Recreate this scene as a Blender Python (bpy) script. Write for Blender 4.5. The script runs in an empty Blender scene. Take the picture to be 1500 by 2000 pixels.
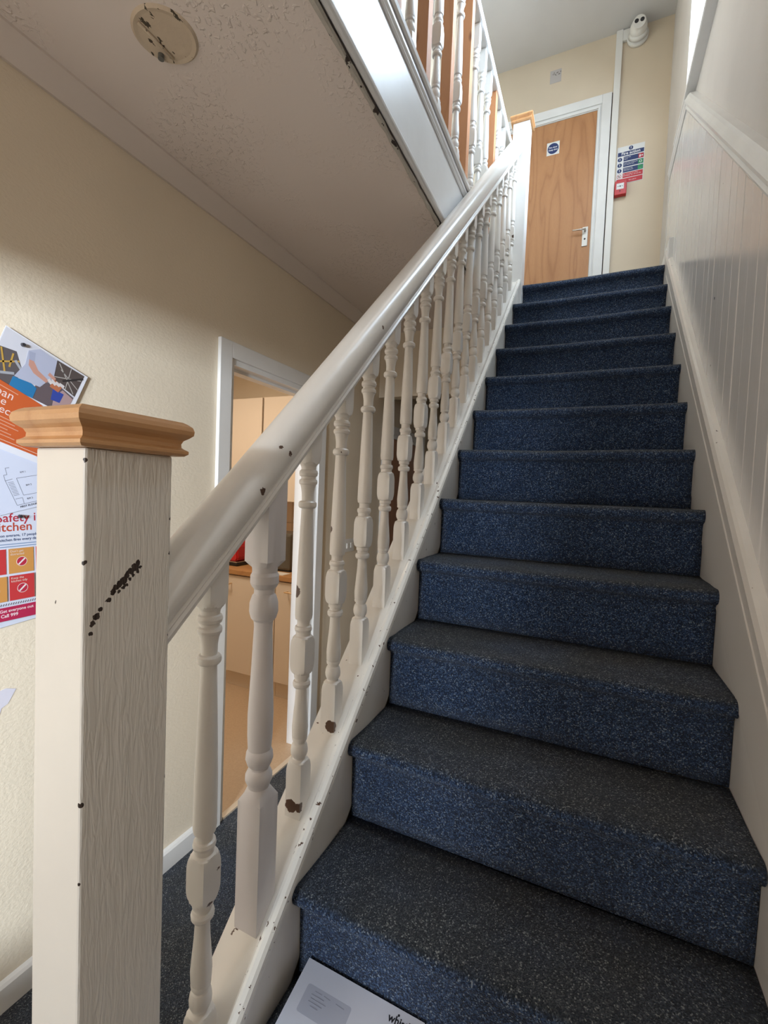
import bpy, bmesh, math, random
from mathutils import Vector, Matrix, Euler
random.seed(7)
D = bpy.data
C = bpy.context.scene.collection
PI = math.pi
# ------------------------------------------------------------------ camera
cam_data = D.cameras.new('camera')
cam = D.objects.new('camera', cam_data); C.objects.link(cam)
cam_data.sensor_fit = 'VERTICAL'; cam_data.sensor_height = 36; cam_data.sensor_width = 27
cam_data.lens = 888.45 / 2000 * 36
cam_data.clip_start = 0.02
CY, CP, CR = 0.429109, -0.0409418, 0.0408449
M = Matrix.Rotation(CY, 3, 'Z') @ Matrix.Rotation(PI / 2 + CP, 3, 'X') @ Matrix.Rotation(CR, 3, 'Z')
cam.matrix_world = Matrix.Translation((0.55043, -3.33373, -1.50122)) @ M.to_4x4()
bpy.context.scene.camera = cam
# ------------------------------------------------------------------ world, lights, exposure
w = D.worlds.new('world'); bpy.context.scene.world = w; w.use_nodes = True
bg = w.node_tree.nodes['Background']
bg.inputs[0].default_value = (0.75, 0.87, 1.0, 1); bg.inputs[1].default_value = 1.0
vs = bpy.context.scene.view_settings
vs.view_transform = 'Standard'; vs.look = 'None'; vs.gamma = 1; vs.use_curve_mapping = False; vs.exposure = 0.28
def area(name, loc, target, sx, sy, power, col, spread=None):
    l = D.lights.new(name, 'AREA'); l.shape = 'RECTANGLE'; l.size = sx; l.size_y = sy; l.energy = power; l.color = col
    if spread: l.spread = spread
    o = D.objects.new(name, l); C.objects.link(o); o.location = loc
    o.rotation_euler = (Vector(target) - Vector(loc)).to_track_quat('-Z', 'Y').to_euler()
    return o
# daylight through the landing window (outside its glass) and through the glazed front door
area('landing_window_daylight', (1.45, -0.75, 1.65), (0.2, -0.85, 0.2), 2.0, 1.3, 235, (0.68, 0.84, 1.0))
area('front_door_daylight', (0.20, -7.5, -1.12), (-0.1, -2.6, -1.9), 0.25, 0.3, 95, (0.80, 0.90, 1.0))
area('street_daylight', (1.30, -7.5, -1.12), (-0.9, -2.4, -1.7), 0.8, 0.22, 520, (0.80, 0.90, 1.0))
area('kitchen_ceiling_lamp', (-1.9, -1.5, -0.42), (-1.9, -1.5, -3), 0.5, 0.5, 22, (1.0, 0.84, 0.66))
area('landing_fill_light', (0.0, -1.2, 2.55), (0.0, -1.2, 0), 1.0, 1.6, 9, (1.0, 0.90, 0.80))  # added fill to lift the upper walls; stands for no known fitting
def point_light(name, loc, power, col, rad):
    l = D.lights.new(name, 'POINT'); l.energy = power; l.color = col; l.shadow_soft_size = rad
    o = D.objects.new(name, l); C.objects.link(o); o.location = loc
point_light('hall_fill_light', (-0.45, -4.25, -1.15), 12, (1.0, 0.86, 0.74), 0.12)  # added unseen fill behind the camera, brightens hall walls and ceiling

# ------------------------------------------------------------------ node materials
def mat(name, col=(.8, .8, .8), rough=.5, metal=0.0, spec=None):
    m = D.materials.new(name); m.use_nodes = True
    b = m.node_tree.nodes['Principled BSDF']
    b.inputs['Base Color'].default_value = (*col, 1); b.inputs['Roughness'].default_value = rough
    b.inputs['Metallic'].default_value = metal
    if spec is not None: b.inputs['Specular IOR Level'].default_value = spec
    return m
class NT:
    def __init__(s, m): s.m = m; s.t = m.node_tree; s.b = s.t.nodes['Principled BSDF']; s.n = s.t.nodes; s.l = s.t.links
    def pos(s, scale=(1, 1, 1), obj=False):
        g = s.n.new('ShaderNodeTexCoord').outputs['Object'] if obj else s.n.new('ShaderNodeNewGeometry').outputs['Position']
        mp = s.n.new('ShaderNodeMapping'); mp.inputs['Scale'].default_value = scale; s.l.new(g, mp.inputs[0]); return mp.outputs[0]
    def noise(s, v, scale, detail=2, rough=.5, dist=0):
        n = s.n.new('ShaderNodeTexNoise'); n.inputs['Scale'].default_value = scale; n.inputs['Detail'].default_value = detail
        n.inputs['Roughness'].default_value = rough; n.inputs['Distortion'].default_value = dist
        s.l.new(v, n.inputs['Vector']); return n.outputs['Fac']
    def ramp(s, f, stops, interp='LINEAR'):
        r = s.n.new('ShaderNodeValToRGB'); e = r.color_ramp.elements; r.color_ramp.interpolation = interp
        while len(e) < len(stops): e.new(.5)
        for i, (p, c) in enumerate(stops):
            e[i].position = p; e[i].color = (c, c, c, 1) if isinstance(c, (int, float)) else (*c, 1)
        s.l.new(f, r.inputs[0]); return r.outputs[0]
    def mix(s, f, a, b):
        x = s.n.new('ShaderNodeMix'); x.data_type = 'RGBA'
        for v, i in ((f, 0), (a, 6), (b, 7)):
            if isinstance(v, tuple): x.inputs[i].default_value = (*v, 1)
            elif isinstance(v, (int, float)): x.inputs[i].default_value = v
            else: s.l.new(v, x.inputs[i])
        return x.outputs[2]
    def math(s, op, a, b=0.0, c=None):
        x = s.n.new('ShaderNodeMath'); x.operation = op
        for i, v in enumerate((a, b) if c is None else (a, b, c)):
            if isinstance(v, (int, float)): x.inputs[i].default_value = v
            else: s.l.new(v, x.inputs[i])
        return x.outputs[0]
    def bump(s, h, dist, strength=1.0, prev=None):
        b = s.n.new('ShaderNodeBump'); b.inputs['Distance'].default_value = dist; b.inputs['Strength'].default_value = strength
        s.l.new(h, b.inputs['Height'])
        if prev: s.l.new(prev, b.inputs['Normal'])
        return b.outputs[0]
    def col(s, c): s.l.new(c, s.b.inputs['Base Color'])
    def nrm(s, c): s.l.new(c, s.b.inputs['Normal'])
    def chips(s, pts, nscale=170, namp=.011):
        """mask = 1 near the listed world points, ragged outline"""
        g = s.n.new('ShaderNodeNewGeometry').outputs['Position']
        ns = s.math('MULTIPLY', s.math('SUBTRACT', s.noise(g, nscale, 3), .5), namp)
        out = None
        for (x, y, z, r) in [(q[0], q[1], q[2], q[3] * .78) for q in pts]:
            d = s.n.new('ShaderNodeVectorMath'); d.operation = 'DISTANCE'; s.l.new(g, d.inputs[0]); d.inputs[1].default_value = (x, y, z)
            f = s.math('LESS_THAN', s.math('ADD', d.outputs['Value'], ns), r)
            out = f if out is None else s.math('MAXIMUM', out, f)
        return out
    def sparse(s, v, scale, thr, detail=3):
        return s.math('GREATER_THAN', s.noise(v, scale, detail, .6), thr)

def emulsion(name, col, bump=.0006, scale=55, stretch=(1, 1, 1), var=.06):
    m = mat(name, col, .75); t = NT(m); p = t.pos(stretch)
    n1 = t.noise(p, scale, 4, .6); n2 = t.noise(t.pos(), 1.7, 3)
    t.col(t.mix(t.ramp(n2, [(.3, 0.0), (.7, 1.0)]), tuple(c * (1 - var) for c in col), tuple(min(1, c * (1 + var * .5)) for c in col)))
    t.nrm(t.bump(n1, bump * 4, .45)); return m
m_cream = emulsion('cream_anaglypta', (.77, .67, .525), .0007, 75, (1, 1, 1.6))
m_cream_up = emulsion('cream_landing_wall', (.68, .57, .43), .0003, 60)
m_upper_right = emulsion('off_white_stair_wall', (.62, .58, .54), .0006, 22, (1, 1, 1), .08)
m_kitchen = emulsion('kitchen_wall_paint', (.76, .66, .52), .0002, 60)
m_upceil = emulsion('landing_ceiling_paint', (.64, .62, .60), .0002, 60)
# artex ceiling with patches of raised stipple
m_artex = mat('artex_ceiling', (.55, .49, .455), .7); t = NT(m_artex); p = t.pos()
fine = t.noise(t.pos((1, .6, 1)), 70, 3, .6); lump = t.ramp(t.noise(t.pos((1, .7, 1)), 75, 2, .5, .6), [(.54, 0.0), (.70, 1.0)])
maskc = t.ramp(t.noise(p, 2.6, 1), [(.47, 0.0), (.60, 1.0)])
t.nrm(t.bump(t.math('MULTIPLY', lump, maskc), .004, .6, t.bump(fine, .0008, .4)))
t.col(t.mix(t.noise(p, 3, 2), (.74, .65, .59), (.80, .72, .67)))
# white gloss paint with knocked-off chips
def gloss(name, col=(.80, .765, .71), pts=(), thr=.735, scale=34, rough=.28, edge=True):
    m = mat(name, col, rough); t = NT(m); p = t.pos()
    c = t.mix(t.ramp(t.noise(p, 5, 3), [(.35, 0.0), (.7, 1.0)]), tuple(x * .93 for x in col), col)
    mask = t.sparse(p, scale, thr)
    if pts: mask = t.math('MAXIMUM', mask, t.chips(pts))
    t.col(t.mix(mask, c, (.10, .055, .035)))
    n = t.noise(t.pos((1, 1, .35)), 40, 3)
    t.nrm(t.bump(mask, -.0015, .6, t.bump(n, .0012, .35)))
    return m
CH = [(-.03, -2.334, -1.401, .012), (-.03, -2.199, -1.27, .010), (-.03, -2.078, -1.16, .009), (-.060, -2.466, -1.735, .019),
      (-.062, -2.320, -1.60, .014), (-.045, -2.065, -1.613, .011), (-.052, -2.474, -2.238, .020), (-.028, -2.474, -2.236, .015), (-.036, -2.331, -2.112, .021),
      (-.022, -2.745, -2.242, .010), (-.02, -2.733, -2.409, .010), (-.02, -2.727, -2.187, .009), (-.027, -2.12, -.973, .010),
      (-.025, -2.58, -2.42, .010), (-.03, -.17, .25, .014)]
m_gloss_b = gloss('white_gloss_baluster', (.80, .755, .70), CH, .80)
m_gloss_odd = gloss('mauve_white_gloss', (.70, .66, .655), CH, .86, rough=.4)
RC = [(0, -2.614, -1.417, .009), (-.004, -2.589, -1.431, .008), (0, -2.668, -1.507, .009), (-.002, -2.705, -1.577, .011), (0, -2.187, -1.046, .007), (0, -2.70, -1.60, .009)]
m_gloss_r = gloss('white_gloss_rail', (.80, .76, .705), RC, .80)
m_gloss_s = gloss('white_gloss_string', (.80, .76, .70), [(0.01, -2.647, -2.41, .012), (.005, -1.954, -1.795, .01), (.01, -2.34, -2.18, .01)], .72, 45)
m_gloss_w = gloss('white_gloss_trim', (.80, .79, .77), (), .80, 30)
m_gloss_blue = gloss('white_gloss_fascia', (.82, .83, .84), (), .90, 20)
m_gloss_up = gloss('white_gloss_landing', (.83, .82, .81), (), .80, 30)
# newel paint: combed ridges of paint and a diagonal scuff
m_newel = mat('ridged_gloss_newel', (.78, .73, .65), .36); t = NT(m_newel)
ridge = t.ramp(t.noise(t.pos((1, 1, .11)), 115, 2, .45, 1.6), [(.38, 0.0), (.60, 1.0)])
drips = t.ramp(t.noise(t.pos((1, 1, .25)), 38, 2), [(.58, 0.0), (.68, 1.0)])
SC = []
for i, (yy, zz) in enumerate([(-2.980, -1.688), (-2.978, -1.676), (-2.973, -1.668), (-2.968, -1.660), (-2.958, -1.650), (-2.952, -1.641), (-2.948, -1.636), (-2.943, -1.632), (-2.938, -1.629), (-2.933, -1.622), (-2.928, -1.618), (-2.922, -1.613), (-2.918, -1.608)]):
    SC.append((0, yy, zz, .0035 + (i % 3) * .001 + (i > 5) * .0015))
    if i > 5: SC.append((0, yy + .004, zz - .006, .003))
mask = t.math('MAXIMUM', t.chips(SC, 260, .006), t.math('MAXIMUM', t.sparse(t.pos((1, 1, .6)), 60, .80), t.chips([(-.002, -2.866, z, .0042) for z in (-1.55, -1.60, -1.68, -1.72, -1.93)] + [(-.001, -2.989, z, .0036) for z in (-1.475, -1.60, -1.9, -2.0, -2.2)], 120, .01)))
t.col(t.mix(mask, t.mix(t.noise(t.pos(), 9, 3), (.74, .68, .60), (.69, .635, .56)), (.035, .02, .014)))
nx = t.n.new('ShaderNodeSeparateXYZ'); t.l.new(t.n.new('ShaderNodeNewGeometry').outputs['True Normal'], nx.inputs[0])
side = t.math('GREATER_THAN', nx.outputs[0], .5)
hgt = t.math('MULTIPLY', t.math('ADD', ridge, t.math('MULTIPLY', drips, .9)), side)
t.nrm(t.bump(mask, -.001, .8, t.bump(hgt, .0012, .4)))
# wood
def wood(name, c1, c2, axis_scale, scale=6, dist=6, rough=.45, ring=True, knots=False):
    m = mat(name, c1, rough); t = NT(m); p = t.pos(axis_scale)
    n = t.noise(p, scale * .35, 2, .5, .4)
    wv = t.math('FRACT', t.math('MULTIPLY', n, dist * 2.2))
    wv = t.math('ABSOLUTE', t.math('SUBTRACT', t.math('MULTIPLY', wv, 2.0), 1.0))
    fine = t.noise(t.pos(tuple(a * 9 for a in axis_scale)), scale * 2.2, 3, .6)
    f = t.math('ADD', t.math('MULTIPLY', t.ramp(wv, [(.0, 0.0), (.75, .35), (1, 1.0)]), .6), t.math('MULTIPLY', fine, .45))
    c = t.mix(f, c1, c2)
    if knots:
        k = t.n.new('ShaderNodeTexVoronoi'); k.inputs['Scale'].default_value = 7; t.l.new(t.pos((1, 1, .55)), k.inputs['Vector'])
        c = t.mix(t.ramp(k.outputs['Distance'], [(.05, 1.0), (.13, 0.0)]), c, (.16, .05, .02))
    t.col(c); t.nrm(t.bump(fine, .0006, .3)); return m
m_capwood = wood('oak_cap', (.62, .34, .15), (.45, .21, .08), (1, .22, 1.6), 14, 4, .38)
m_door = wood('oak_veneer_door', (.50, .25, .11), (.35, .15, .06), (1, 1, .16), 9, 5, .38)
m_door2 = wood('brown_door_veneer', (.40, .17, .075), (.30, .115, .05), (1, 1, .16), 9, 4, .4)
m_pine = wood('planed_pine', (.60, .28, .13), (.47, .19, .08), (1, 1, .10), 12, 4, .5, knots=True)
m_worktop = wood('beech_worktop', (.50, .27, .11), (.38, .18, .07), (.3, 1, 1), 12, 4, .4)
m_chrome = mat('brushed_steel', (.62, .60, .57), .28, 1.0)
m_brass = mat('pale_brass', (.75, .55, .32), .3, 1.0)
m_plastic = mat('white_plastic', (.78, .76, .72), .35)
m_trunk = mat('white_trunking', (.76, .74, .70), .4)
m_red = mat('red_plastic', (.50, .02, .022), .35)
m_black = mat('black_plastic', (.012, .012, .013), .35)
m_lens = mat('dark_lens', (.03, .03, .035), .15)
m_gap = mat('dark_joint', (.03, .022, .018), .9)
m_rust = mat('bare_dark_timber', (.10, .055, .04), .8)
m_caulk = mat('cracked_caulk', (.45, .42, .37), .8)
t = NT(m_caulk); t.col(t.mix(t.sparse(t.pos((1, .5, 1)), 45, .60), (.50, .47, .42), (.05, .035, .03))); t.nrm(t.bump(t.noise(t.pos(), 60, 3), .003, 1))
m_unit = mat('cream_laminate', (.74, .64, .53), .4)
m_tile = mat('cream_glazed_tile', (.76, .66, .53), .15)
m_grout = mat('tile_grout', (.62, .54, .44), .8)
# vinyl kitchen floor
m_vinyl = mat('speckled_tan_vinyl', (.50, .30, .16), .45); t = NT(m_vinyl)
t.col(t.mix(t.noise(t.pos(), 90, 4, .7), (.40, .28, .18), (.58, .43, .29)))
# carpet
def carpet(name, worn=True):
    m = mat(name, (.03, .06, .11), .95, spec=.15); t = NT(m); p = t.pos()
    v = t.n.new('ShaderNodeTexVoronoi'); v.inputs['Scale'].default_value = 400; t.l.new(p, v.inputs['Vector'])
    sp = t.n.new('ShaderNodeSeparateColor'); t.l.new(v.outputs['Color'], sp.inputs[0])
    rnd = sp.outputs[0]
    base = t.ramp(rnd, [(0.0, (.008, .018, .045)), (.35, (.020, .045, .110)), (.62, (.042, .085, .185)), (.80, (.09, .15, .27)), (.93, (.26, .32, .40))], 'CONSTANT')
    wcol = t.ramp(rnd, [(0.0, (.014, .018, .024)), (.35, (.030, .035, .042)), (.62, (.052, .058, .062)), (.80, (.095, .10, .10)), (.93, (.25, .26, .25))], 'CONSTANT')
    nz = t.n.new('ShaderNodeSeparateXYZ'); t.l.new(t.n.new('ShaderNodeNewGeometry').outputs['Normal'], nz.inputs[0])
    big = t.noise(p, 5, 2)
    if worn:
        up = t.ramp(nz.outputs[2], [(.25, 0.0), (.8, 1.0)])
        f = t.math('MULTIPLY', up, t.ramp(big, [(.25, .55), (.6, .95)]))
        c = t.mix(f, base, wcol)
    else: c = base
    c = t.mix(t.math('MULTIPLY', t.ramp(t.noise(p, 9, 3), [(.35, 0.0), (.7, 1.0)]), .25), c, (.02, .03, .05))
    t.col(c)
    t.b.inputs['Sheen Weight'].default_value = .12; t.b.inputs['Sheen Roughness'].default_value = .6
    t.nrm(t.bump(v.outputs['Distance'], -.004, .8, t.bump(big, .01, .3)))
    return m
m_carpet = carpet('blue_fleck_carpet'); m_carpet_hall = carpet('blue_fleck_hall_carpet', True)
m_glass = mat('window_glass', (1, 1, 1), .02); t = NT(m_glass)
tr = t.n.new('ShaderNodeBsdfTransparent'); gl = t.n.new('ShaderNodeBsdfGlossy'); gl.inputs['Roughness'].default_value = .02
mx = t.n.new('ShaderNodeMixShader'); fr = t.n.new('ShaderNodeFresnel'); t.l.new(fr.outputs[0], mx.inputs[0]); t.l.new(tr.outputs[0], mx.inputs[1]); t.l.new(gl.outputs[0], mx.inputs[2])
t.l.new(mx.outputs[0], t.n['Material Output'].inputs[0])
PM = {}
def flat(col, rough=.55):
    k = tuple(round(c, 3) for c in col)
    if k not in PM: PM[k] = mat('printed_ink', col, rough)
    return PM[k]

# ------------------------------------------------------------------ mesh helpers
def obj(name, bm, m, parent=None, smooth=False, recalc=True):
    if recalc: bmesh.ops.recalc_face_normals(bm, faces=bm.faces)
    me = D.meshes.new(name); bm.to_mesh(me); bm.free(); me.materials.append(m)
    o = D.objects.new(name, me); C.objects.link(o)
    if smooth:
        for f in me.polygons: f.use_smooth = True
    if parent:
        o.parent = parent
        o.matrix_parent_inverse = Matrix.Identity(4)
        # parents are Empties or meshes at known offsets: keep world coordinates
        o.location = -world(parent)
    return o
def world(o):
    v = Vector((0, 0, 0))
    while o: v = v + o.location; o = o.parent
    return v
def empty(name, loc):
    o = D.objects.new(name, None); C.objects.link(o); o.location = loc; o.empty_display_size = .05; return o
def tag(o, label=None, cat=None, group=None, kind=None):
    if label: o['label'] = label
    if cat: o['category'] = cat
    if group: o['group'] = group
    if kind: o['kind'] = kind
    return o
def box(bm, x0, x1, y0, y1, z0, z1, bev=0.0):
    vs = [bm.verts.new((x, y, z)) for x in (x0, x1) for y in (y0, y1) for z in (z0, z1)]
    fs = [bm.faces.new([vs[i] for i in q]) for q in ((0, 1, 3, 2), (4, 6, 7, 5), (0, 4, 5, 1), (2, 3, 7, 6), (0, 2, 6, 4), (1, 5, 7, 3))]
    if bev:
        es = list({e for f in fs for e in f.edges})
        bmesh.ops.bevel(bm, geom=es, offset=bev, segments=2, affect='EDGES', profile=.5)
    return vs
def mbox(name, m, parent, *a, **k):
    bm = bmesh.new(); box(bm, *a, **k); return obj(name, bm, m, parent)
def sweep(bm, prof, path, close=True):
    """prof: list of (a,b); path: list of functions (a,b)->xyz"""
    rings = [[bm.verts.new(f(a, b)) for a, b in prof] for f in path]
    n = len(prof)
    for r0, r1 in zip(rings, rings[1:]):
        for i in range(n if close else n - 1):
            bm.faces.new((r0[i], r0[(i + 1) % n], r1[(i + 1) % n], r1[i]))
    if close: bm.faces.new(rings[0]); bm.faces.new(list(reversed(rings[-1])))
def cyl(bm, p0, p1, r, n=16, r1=None):
    p0, p1 = Vector(p0), Vector(p1); d = (p1 - p0).normalized(); a = d.orthogonal().normalized(); b = d.cross(a)
    r1 = r if r1 is None else r1
    R = [[bm.verts.new(p + (a * math.cos(2 * PI * i / n) + b * math.sin(2 * PI * i / n)) * q) for i in range(n)] for p, q in ((p0, r), (p1, r1))]
    for i in range(n): bm.faces.new((R[0][i], R[0][(i + 1) % n], R[1][(i + 1) % n], R[1][i]))
    bm.faces.new(R[0]); bm.faces.new(R[1])
def struct(name, bm, m, label, parent=None):
    o = obj(name, bm, m, parent)
    if not parent: tag(o, label, 'setting', kind='structure')
    return o

# ------------------------------------------------------------------ dimensions (metres)
W, G, R = .8788, .23017, .216
S = R / G
FL = -3.03; HC = -.345; UC = 2.60; XL = -.92; XR = .955; YB = 1.22; YF = -4.70
XP = .925          # face of the boarding on the right wall
# ------------------------------------------------------------------ setting
def wallbox(bm, ys, zs, x0, x1, holes):
    """wall in a plane x=const split round rectangular holes (y0,y1,z0,z1)"""
    Y = sorted({*ys, *[h[0] for h in holes], *[h[1] for h in holes]}); Z = sorted({*zs, *[h[2] for h in holes], *[h[3] for h in holes]})
    for a, b in zip(Y, Y[1:]):
        for c, d in zip(Z, Z[1:]):
            if any(h[0] <= a and b <= h[1] and h[2] <= c and d <= h[3] for h in holes): continue
            box(bm, x0, x1, a, b, c, d)
KD = (-1.79, -1.10, FL, -.95); D3 = (-.13, .62, FL, -1.05)
bm = bmesh.new(); wallbox(bm, (YF, YB), (FL, UC), XL - .12, XL, [KD, D3]); struct('wall_left', bm, m_cream, 'textured cream wall on the left side of the hall')
WN = (-1.75, .225, .885, 2.15)
bm = bmesh.new(); wallbox(bm, (YF, YB), (FL, UC), XR, XR + .25, [WN]); struct('wall_right', bm, m_upper_right, 'off-white plaster wall above the boarding on the right')
bm = bmesh.new(); box(bm, XL, XR, YB, YB + .12, FL, UC); wb = struct('wall_back', bm, m_cream_up, 'cream end wall of the landing around the oak door')
bm = bmesh.new()
FD = (-.80, .34, FL, -.98)
for x0, x1, z0, z1 in ((XL - .12, FD[0], FL, UC), (FD[1], XR + .25, FL, UC), (FD[0], FD[1], FD[3], UC)): box(bm, x0, x1, YF - .12, YF, z0, z1)
struct('wall_front', bm, m_cream_up, 'front wall of the hall behind the camera')
bm = bmesh.new(); box(bm, XL - .12, XR + .25, YF, YB, UC, UC + .1); struct('ceiling_landing', bm, m_upceil, 'smooth off-white ceiling above the landing')
bm = bmesh.new(); box(bm, XL, -.112, YF, .05, HC, -.02); box(bm, XL, XR, .10, YB, HC, -.02); cl = struct('ceiling_hall', bm, m_artex, 'stippled grey hall ceiling under the landing')
bm = bmesh.new(); box(bm, XL, -.10, YF, .0, -.02, -.002); box(bm, XL, XR, .03, YB, -.02, -.002); struct('floor_landing', bm, m_carpet, 'blue carpet on the upper landing')
bm = bmesh.new(); box(bm, XL - .12, XR + .25, YF - .3, YB, FL - .1, FL); struct('floor_hall', bm, m_carpet_hall, 'dark blue flecked carpet on the hall floor')
bm = bmesh.new(); box(bm, XL, -.10, -.29, -.19, -.80, HC); struct('trim_1', bm, m_cream, 'boxed cream beam crossing the hall below the ceiling')
# cornice along the left wall
bm = bmesh.new()
cp = [(XL, -.405), (XL + .012, -.407), (XL + .020, -.398), (XL + .052, -.362), (XL + .060, -.352), (XL + .060, HC), (XL, HC)]
sweep(bm, cp, [lambda a, b: (a, YF, b), lambda a, b: (a, -.29, b)]); struct('trim_2', bm, flat((.70, .62, .56)), 'plain grey-white coving between hall wall and ceiling')
# skirting on the left wall
def skirt(bm, y0, y1):
    pr = [(XL, FL), (XL + .018, FL), (XL + .018, FL + .072), (XL + .012, FL + .080), (XL, FL + .084)]
    sweep(bm, pr, [lambda a, b: (a, y0, b), lambda a, b: (a, y1, b)])
bm = bmesh.new(); skirt(bm, YF, -1.875); skirt(bm, -.925, -.21); struct('baseboard_left', bm, m_gloss_w, 'white skirting board along the hall wall')
# wall below the stair, hall side
bm = bmesh.new(); pr = [(-3.0, FL), (-3.0, -2.98), (-.02, -.20), (-.02, FL)]
sweep(bm, pr, [lambda a, b: (-.062, a, b), lambda a, b: (-.04, a, b)]); struct('wall_stair', bm, m_cream, 'panel closing the space below the stairs on the hall side')

# fascia of the landing: board, bead, cap mouldings
f = empty('trim_3', (-.09, -2, -.2)); tag(f, 'bluish white fascia board along the edge of the landing', 'setting', kind='structure')
mbox('fascia_board', m_gloss_blue, f, -.112, -.090, YF, -.03, -.322, -.075)
bm = bmesh.new(); pr = [(-.094 + .012 * math.cos(a), -.330 + .013 * math.sin(a)) for a in [i * PI / 6 for i in range(12)]]
sweep(bm, pr, [lambda a, b: (a, YF, b), lambda a, b: (a, -.05, b)]); obj('bead', bm, m_gloss_blue, f)
bm = bmesh.new(); random.seed(3); ys = [YF + i * .04 for i in range(int((-.05 - YF) / .04) + 1)]
rings = []
for y in ys:
    r = .0045 + random.random() * .0035
    rings.append([bm.verts.new((-.112 + r * math.cos(a) * 1.3, y, -.347 + r * math.sin(a))) for a in [i * PI / 3 for i in range(6)]])
for r0, r1 in zip(rings, rings[1:]):
    for i in range(6): bm.faces.new((r0[i], r0[(i + 1) % 6], r1[(i + 1) % 6], r1[i]))
obj('caulk_line', bm, m_caulk, f)
bm = bmesh.new(); pr = [(-.112, -.078), (-.086, -.078), (-.082, -.070), (-.085, -.060), (-.080, -.050), (-.080, -.040), (-.112, -.040)]
sweep(bm, pr, [lambda a, b: (a, YF, b), lambda a, b: (a, -.045, b)]); obj('scotia', bm, m_gloss_blue, f)
bm = bmesh.new(); box(bm, -.112, -.084, YF, -.045, -.040, -.030); obj('shadow_gap', bm, m_rust, f)
bm = bmesh.new(); pr = [(-.20, -.030), (-.078, -.030), (-.072, -.022), (-.070, -.008), (-.074, 0.0), (-.082, .004), (-.20, .004)]
sweep(bm, pr, [lambda a, b: (a, YF, b), lambda a, b: (a, -.045, b)]); obj('nosing', bm, m_gloss_up, f)

# ------------------------------------------------------------------ right wall boarding, dado rail, sill
def ztop(y): return min(.888 * y + .945, .75)              # underside of the dado rail
def zbot(y): return S * y + .035 + (-.05 - y) * .095 if y < -.05 else .03
bd = empty('wall_right_boarding', (XP, -1.5, -.5)); tag(bd, 'glossy white tongue and groove boarding beside the stairs', 'wall boarding', kind='structure')
bw = .092; y = .40
m_board = gloss('white_gloss_boarding', (.76, .73, .70), [(XP - .012, -1.30, -.74, .008)], .775, 30, .2)
t = NT(m_board)
i = 0
while y > -3.9:
    y1 = y; y0 = y - bw; bm = bmesh.new(); gx = XP - .012
    c = .004
    def corner(yy, top):
        return (ztop(yy) + .03) if top else (zbot(yy) - .03)
    prof = [(gx + .010, y0), (gx + .004, y0 + .0008), (gx, y0 + c), (gx, y1 - c), (gx + .004, y1 - .0008), (gx + .010, y1)]
    if i % 4 == 2: prof = [(a + .0012, b) for a, b in prof]
    lo = [bm.verts.new((a, b, corner(b, 0))) for a, b in prof]; hi = [bm.verts.new((a, b, corner(b, 1))) for a, b in prof]
    for k in range(6):
        kk = (k + 1) % 6; bm.faces.new((lo[k], lo[kk], hi[kk], hi[k]))
    bm.faces.new(lo); bm.faces.new(hi)
    obj('wall_board', bm, m_board, bd); y = y0; i += 1
yk0 = -.2196
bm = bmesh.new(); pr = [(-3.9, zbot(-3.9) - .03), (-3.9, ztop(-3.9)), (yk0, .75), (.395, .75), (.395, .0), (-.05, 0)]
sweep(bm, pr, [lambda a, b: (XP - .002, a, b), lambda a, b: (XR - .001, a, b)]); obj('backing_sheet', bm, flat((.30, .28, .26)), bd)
# dado rail (sloping then level)
dr = empty('trim_4', (XP, -1, 0)); tag(dr, 'moulded white dado rail capping the boarding', 'setting', kind='structure')
yk = (.75 - .945) / .888
pr = [(0, -.004), (-.016, 0), (-.020, .012), (-.014, .022), (-.022, .034), (-.026, .050), (-.018, .062), (-.010, .078), (0, .088)]
bm = bmesh.new(); pr2 = [(.03, b) for b in (.088, -.004)]
full = pr + [(.03, .088), (.03, -.004)]
sweep(bm, full, [lambda a, b: (XP + a, -3.9, -3.9 * .888 + .945 + b * 1.0), lambda a, b: (XP + a, yk,   .75 + b)]); obj('sloping_rail', bm, m_gloss_w, dr)
bm = bmesh.new(); sweep(bm, full, [lambda a, b: (XP + a, yk,   .75 + b), lambda a, b: (XP + a, .42,   .75 + b)]); obj('level_rail', bm, m_gloss_w, dr)
mbox('end_stop', m_gloss_w, dr, XP - .014, XR, .40, .42, 0, .85)
# window
wn = empty('window_1', (XR, -.7, 1.4)); tag(wn, 'tall landing window with white frame high on the right wall', 'window', kind='structure')
mbox('window_sill', m_gloss_w, wn, XP - .020, XR + .16, WN[0] - .03, WN[1] + .03, .862, .888, bev=.004)
bm = bmesh.new(); y0, y1, z0, z1 = WN; z0 = .888
for a in ((y0, y0 + .05, z0, z1), (y1 - .05, y1, z0, z1), (y0 + .05, y1 - .05, z1 - .05, z1), (y0 + .05, y1 - .05, z0, z0 + .05), (-.78, -.73, z0 + .05, z1 - .05)):
    box(bm, XR + .10, XR + .16, *a)
obj('window_frame', bm, m_gloss_w, wn)
mbox('pane', m_glass, wn, XR + .128, XR + .132, y0 + .05, -.78, z0 + .05, z1 - .05); mbox('pane', m_glass, wn, XR + .128, XR + .132, -.73, y1 - .05, z0 + .05, z1 - .05)

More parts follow.
